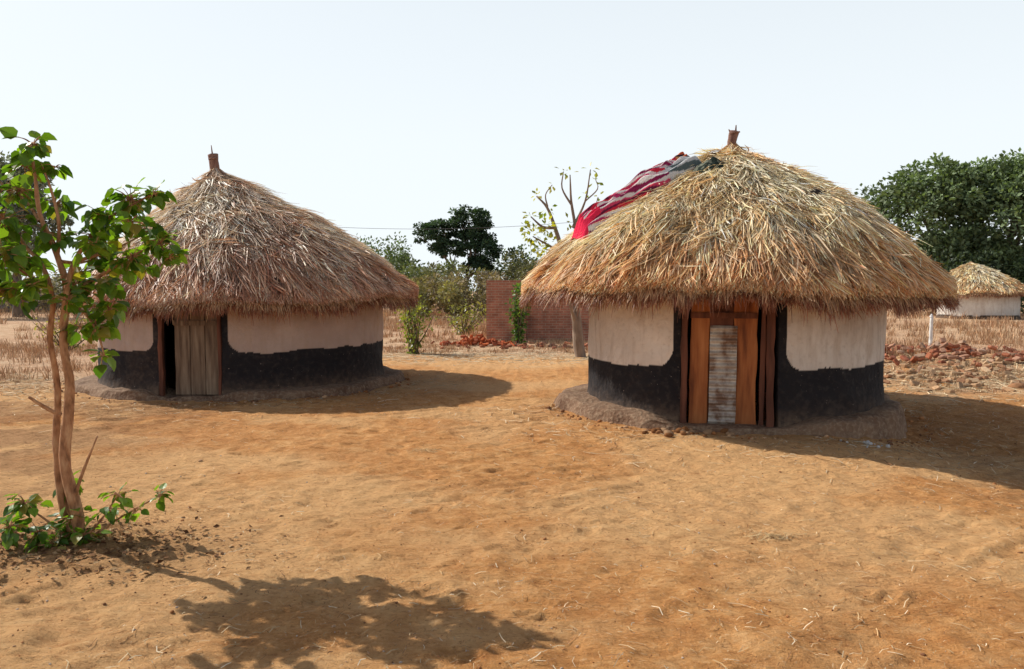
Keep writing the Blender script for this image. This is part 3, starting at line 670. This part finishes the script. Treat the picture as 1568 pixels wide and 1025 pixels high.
inst('mud_clods',IV,IF,np.stack([x,y,gh(x,y)+s*.3],-1),norm(r.normal(0,1,(N,3))*[1,1,.2]),norm(r.normal(0,.2,(N,3))+[0,0,1]),np.stack([s,s*.8,s*.65],-1),pal[r.integers(0,4,N)],M_rock,None,True)
N=50;x=r.normal(2.0,.18,N);y=r.normal(9.28,.09,N);s=r.uniform(.02,.07,N)
inst('ledge_rubble',IV,IF,np.stack([x,y,gh(x,y)+s*.3],-1),norm(r.normal(0,1,(N,3))*[1,1,.2]),norm(r.normal(0,.2,(N,3))+[0,0,1]),np.stack([s,s*.8,s*.65],-1),pal[r.integers(0,3,N)]*.6,M_rock,None,True)
N=12;x=r.normal(3.95,.2,N);y=r.normal(8.85,.08,N);s=r.uniform(.01,.026,N)
inst('ash_lumps',IV,IF,np.stack([x,y,gh(x,y)+s*.4],-1),norm(r.normal(0,1,(N,3))*[1,1,.2]),norm(r.normal(0,.2,(N,3))+[0,0,1]),s,np.tile([.6,.58,.55],(N,1)),M_rock,None,True)

BF=[(0,1,3,2),(4,6,7,5),(0,4,5,1),(2,3,7,6),(0,2,6,4),(1,5,7,3)]
def bricks(name,x,y,z,seed,pal,smin=.5):
    r=np.random.default_rng(seed);N=len(x)
    T=np.sign(IV)*np.power(np.abs(IV),.35);T=T*.5
    sc=np.stack([r.uniform(.12,.24,N),r.uniform(.09,.12,N),r.uniform(.05,.08,N)],-1)
    return inst(name,T,IF,np.stack([x,y,z],-1),norm(r.normal(0,1,(N,3))*[1,1,.35]),norm(r.normal(0,.35,(N,3))+[0,0,1]),sc,np.array(pal)[r.integers(0,len(pal),N)]*r.uniform(.7,1.15,(N,1)),M_rock)
redp=[(.42,.15,.08),(.52,.21,.12),(.34,.12,.07),(.48,.26,.17),(.54,.35,.24)]
r=np.random.default_rng(121)
N=700;x=r.normal(10.2,2.4,N);y=r.normal(18.6,1.2,N);bricks('brick_rubble',x,y,gh(x,y)+.02+np.abs(r.normal(0,.08,N)),122,redp)
N=190;x=r.normal(9.0,1.6,N);y=r.normal(14.9,1.0,N);bricks('clay_lumps',x,y,gh(x,y)+.02,124,[(.52,.32,.18),(.42,.22,.12),(.56,.38,.23)])
N=110;x=r.normal(-1.1,.55,N);y=r.normal(24.4,.3,N);bricks('red_brick_pile',x,y,gh(x,y)+np.abs(r.normal(0,.12,N))*np.exp(-((x+1.1)/.7)**2)+.04,123,[(.62,.16,.06),(.52,.13,.055),(.42,.12,.06)])
N=60;x=r.normal(1.2,1.4,N);y=r.normal(23.6,.5,N);bricks('loose_bricks',x,y,gh(x,y)+.03,125,redp)
mp=np.array([(9.5,13.2),(8.7,13.4),(9.1,12.9)])
inst('earth_mound',IV,IF,np.column_stack([mp,gh(mp[:,0],mp[:,1])]),np.array([(1.,.2,.1),(0.3,1,0),(.5,.5,0)]),np.array([(0,0,1.)]*3),np.array([(.36,.25,.2),(.13,.16,.1),(.1,.12,.08)]),np.array([(.46,.24,.11),(.36,.18,.09),(.36,.19,.1)]),M_rock,None,True)

def brick_mat():
    t=NT('clay_brick');g=t.n('ShaderNodeTexCoord');sx=t.n('ShaderNodeSeparateXYZ');t.l(g.outputs['Object'],sx.inputs[0])
    cb=t.n('ShaderNodeCombineXYZ');t.l(t.math('ADD',sx.outputs[0],sx.outputs[1]),cb.inputs[0]);t.l(sx.outputs[2],cb.inputs[1])
    b=t.n('ShaderNodeTexBrick',ins={'Scale':1.,'Mortar Size':.011,'Brick Width':.24,'Row Height':.085,'Color1':(.50,.21,.14,1),'Color2':(.38,.155,.10,1),'Mortar':(.48,.33,.24,1)});t.l(cb.outputs[0],b.inputs['Vector'])
    n=t.noise(t.coord(),2.5,5);c=t.mix(1,b.outputs[0],t.ramp(n,[(.3,(.6,.6,.6)),(.7,(1.15,1.1,1.05))]),'MULTIPLY')
    t.bsdf(c,.95,t.bump(b.outputs['Fac'],-.01));return t.m
M_brick=brick_mat()
bh=empty('unfinished_brick_house',(1,26,0))
def wallbox(name,x0,x1,y0,y1,tops,mat,parent):
    bmx=bmesh.new();n=len(tops);xs=np.linspace(x0,x1,n+1)
    for i,h in enumerate(tops):
        h=round(h/.085)*.085
        g=.0015*(i%2)
        vs=[bmx.verts.new((xx,yy,zz)) for xx in (xs[i]+.0,xs[i+1]) for yy in (y0+g,y1-g) for zz in (-.1,h)]
        for f in BF: bmx.faces.new([vs[k] for k in f])
    bmesh.ops.recalc_face_normals(bmx,faces=bmx.faces)
    me=bpy.data.meshes.new(name);bmx.to_mesh(me);bmx.free();me.materials.append(mat);link(bpy.data.objects.new(name,me),parent)
wallbox('front_wall_left',-.85,.46,26,26.25,[2.08,2.08,2.0,2.08,2.08,2.0],M_brick,bh)
wallbox('front_wall_right',.464,2.9,26.35,26.6,[1.75,1.58,1.42,1.33,1.42,1.5,1.5,1.42],M_brick,bh)
wallbox('side_wall',-.846,-.6,26.253,30,[2.0],M_brick,bh)
wallbox('back_wall',-.596,3.6,29.75,30,[1.9,1.75,1.8,1.6],M_brick,bh)

fb=empty('farm_building',(-38.5,62,0))
def boxm(name,x0,x1,y0,y1,z0,z1,mat,parent,ridge=None):
    bmx=bmesh.new();vs=[bmx.verts.new((xx,yy,zz)) for xx in (x0,x1) for yy in (y0,y1) for zz in (z0,z1)]
    for f in BF: bmx.faces.new([vs[k] for k in f])
    bmesh.ops.recalc_face_normals(bmx,faces=bmx.faces);bmesh.ops.bevel(bmx,geom=list(bmx.edges),offset=.02,segments=1,affect='EDGES')
    me=bpy.data.meshes.new(name);bmx.to_mesh(me);bmx.free();me.materials.append(mat);return link(bpy.data.objects.new(name,me),parent)
M_bl=simple('faded_plaster',[(.3,(.12,.13,.15)),(.7,(.28,.28,.30))],1.5)
boxm('wall_front',-42,-38.4,62,62.2,0,1.35,M_bl,fb);boxm('wall_side',-38.398,-38.2,62,66,0,1.35,M_bl,fb)
me=bpy.data.meshes.new('roof');me.from_pydata([(-42.3,61.6,1.25),(-37.9,61.6,1.25),(-37.9,64,2.0),(-42.3,64,2.0),(-37.9,66.4,1.25),(-42.3,66.4,1.25)],[],[(0,1,2,3),(3,2,4,5)]);me.materials.append(M_iron);link(bpy.data.objects.new('roof',me),fb)
wp=tubes('white_post',[([(12.85,24,-.1),(12.85,24,.35),(12.86,24,.9)],[.05,.05,.045]),([(12.85,24,.88),(12.86,24,.98)],[.06,.03])],simple('white_paint',[(.3,(.6,.58,.55)),(.7,(.8,.79,.77))],8),None,8)
for (nm,x,y,z) in (('utility_pole',-9.2,33,4.35),('utility_pole.001',7.2,33,5.0)):
    e=empty(nm,(x,y,0))
    tubes('pole',[([(x,y,-.3),(x,y,z/2),(x,y,z+.15)],[.11,.10,.08])],M_pole,e,8)
    tubes('crossarm',[([(x,y-.5,z-.1),(x,y,z-.1),(x,y+.5,z-.1)],[.04,.04,.04])],M_pole,e,6)
tt=np.linspace(0,1,16);tubes('power_line',[([(-9.2+16.4*t,33,4.45+.65*t-.45*4*t*(1-t)) for t in tt],[.008]*16)],simple('wire',[(.3,(.1,.1,.1)),(.7,(.15,.15,.15))],3),None,5,2,0)

# ---------------------------------------------------------------- light, sky, camera
az=np.array([-.86,.51]);az=az/np.hypot(*az);el=R_(39.5)
S=Vector((az[0]*math.cos(el),az[1]*math.cos(el),math.sin(el)))
sun=bpy.data.lights.new('sun','SUN');sun.energy=5;sun.angle=R_(.5);sun.color=(1,.96,.88)
so=bpy.data.objects.new('sun',sun);so.rotation_euler=S.to_track_quat('Z','Y').to_euler();so.location=(-10,5,15);col.objects.link(so)
w=bpy.data.worlds.new('World');scn.world=w;w.use_nodes=True;nt=w.node_tree
bg=nt.nodes['Background'];sk=nt.nodes.new('ShaderNodeTexSky');sk.sky_type='NISHITA';sk.sun_disc=False
sk.sun_elevation=el;sk.sun_rotation=math.atan2(az[0],az[1])%(2*math.pi);sk.air_density=1.0;sk.dust_density=2.0;sk.ozone_density=1.0;sk.altitude=0
tc=nt.nodes.new('ShaderNodeTexCoord');sx=nt.nodes.new('ShaderNodeSeparateXYZ');nt.links.new(tc.outputs['Generated'],sx.inputs[0])
rp=nt.nodes.new('ShaderNodeValToRGB');e=rp.color_ramp.elements
e[0].position=0;e[0].color=(.98,)*3+(1,);e[1].position=.60;e[1].color=(.0,.0,.0,1)
x1=e.new(.18);x1.color=(.94,)*3+(1,);x2=e.new(.36);x2.color=(.82,)*3+(1,);x3=e.new(.45);x3.color=(.2,)*3+(1,)
nt.links.new(sx.outputs[2],rp.inputs[0])
mx=nt.nodes.new('ShaderNodeMix');mx.data_type='RGBA'
nt.links.new(rp.outputs[0],mx.inputs[0]);nt.links.new(sk.outputs[0],mx.inputs[6]);mx.inputs[7].default_value=(9.4,10.1,10.5,1)
nt.links.new(mx.outputs[2],bg.inputs[0]);bg.inputs[1].default_value=.10
scn.view_settings.view_transform='Standard';scn.view_settings.look='None';scn.view_settings.exposure=0
cam=bpy.data.cameras.new('camera');cam.sensor_width=36;cam.lens=27.55;cam.clip_end=3000;cam.clip_start=.05
co=bpy.data.objects.new('camera',cam);co.location=(0,0,1.7);co.rotation_euler=(R_(90-3.22),0,0);col.objects.link(co);scn.camera=co
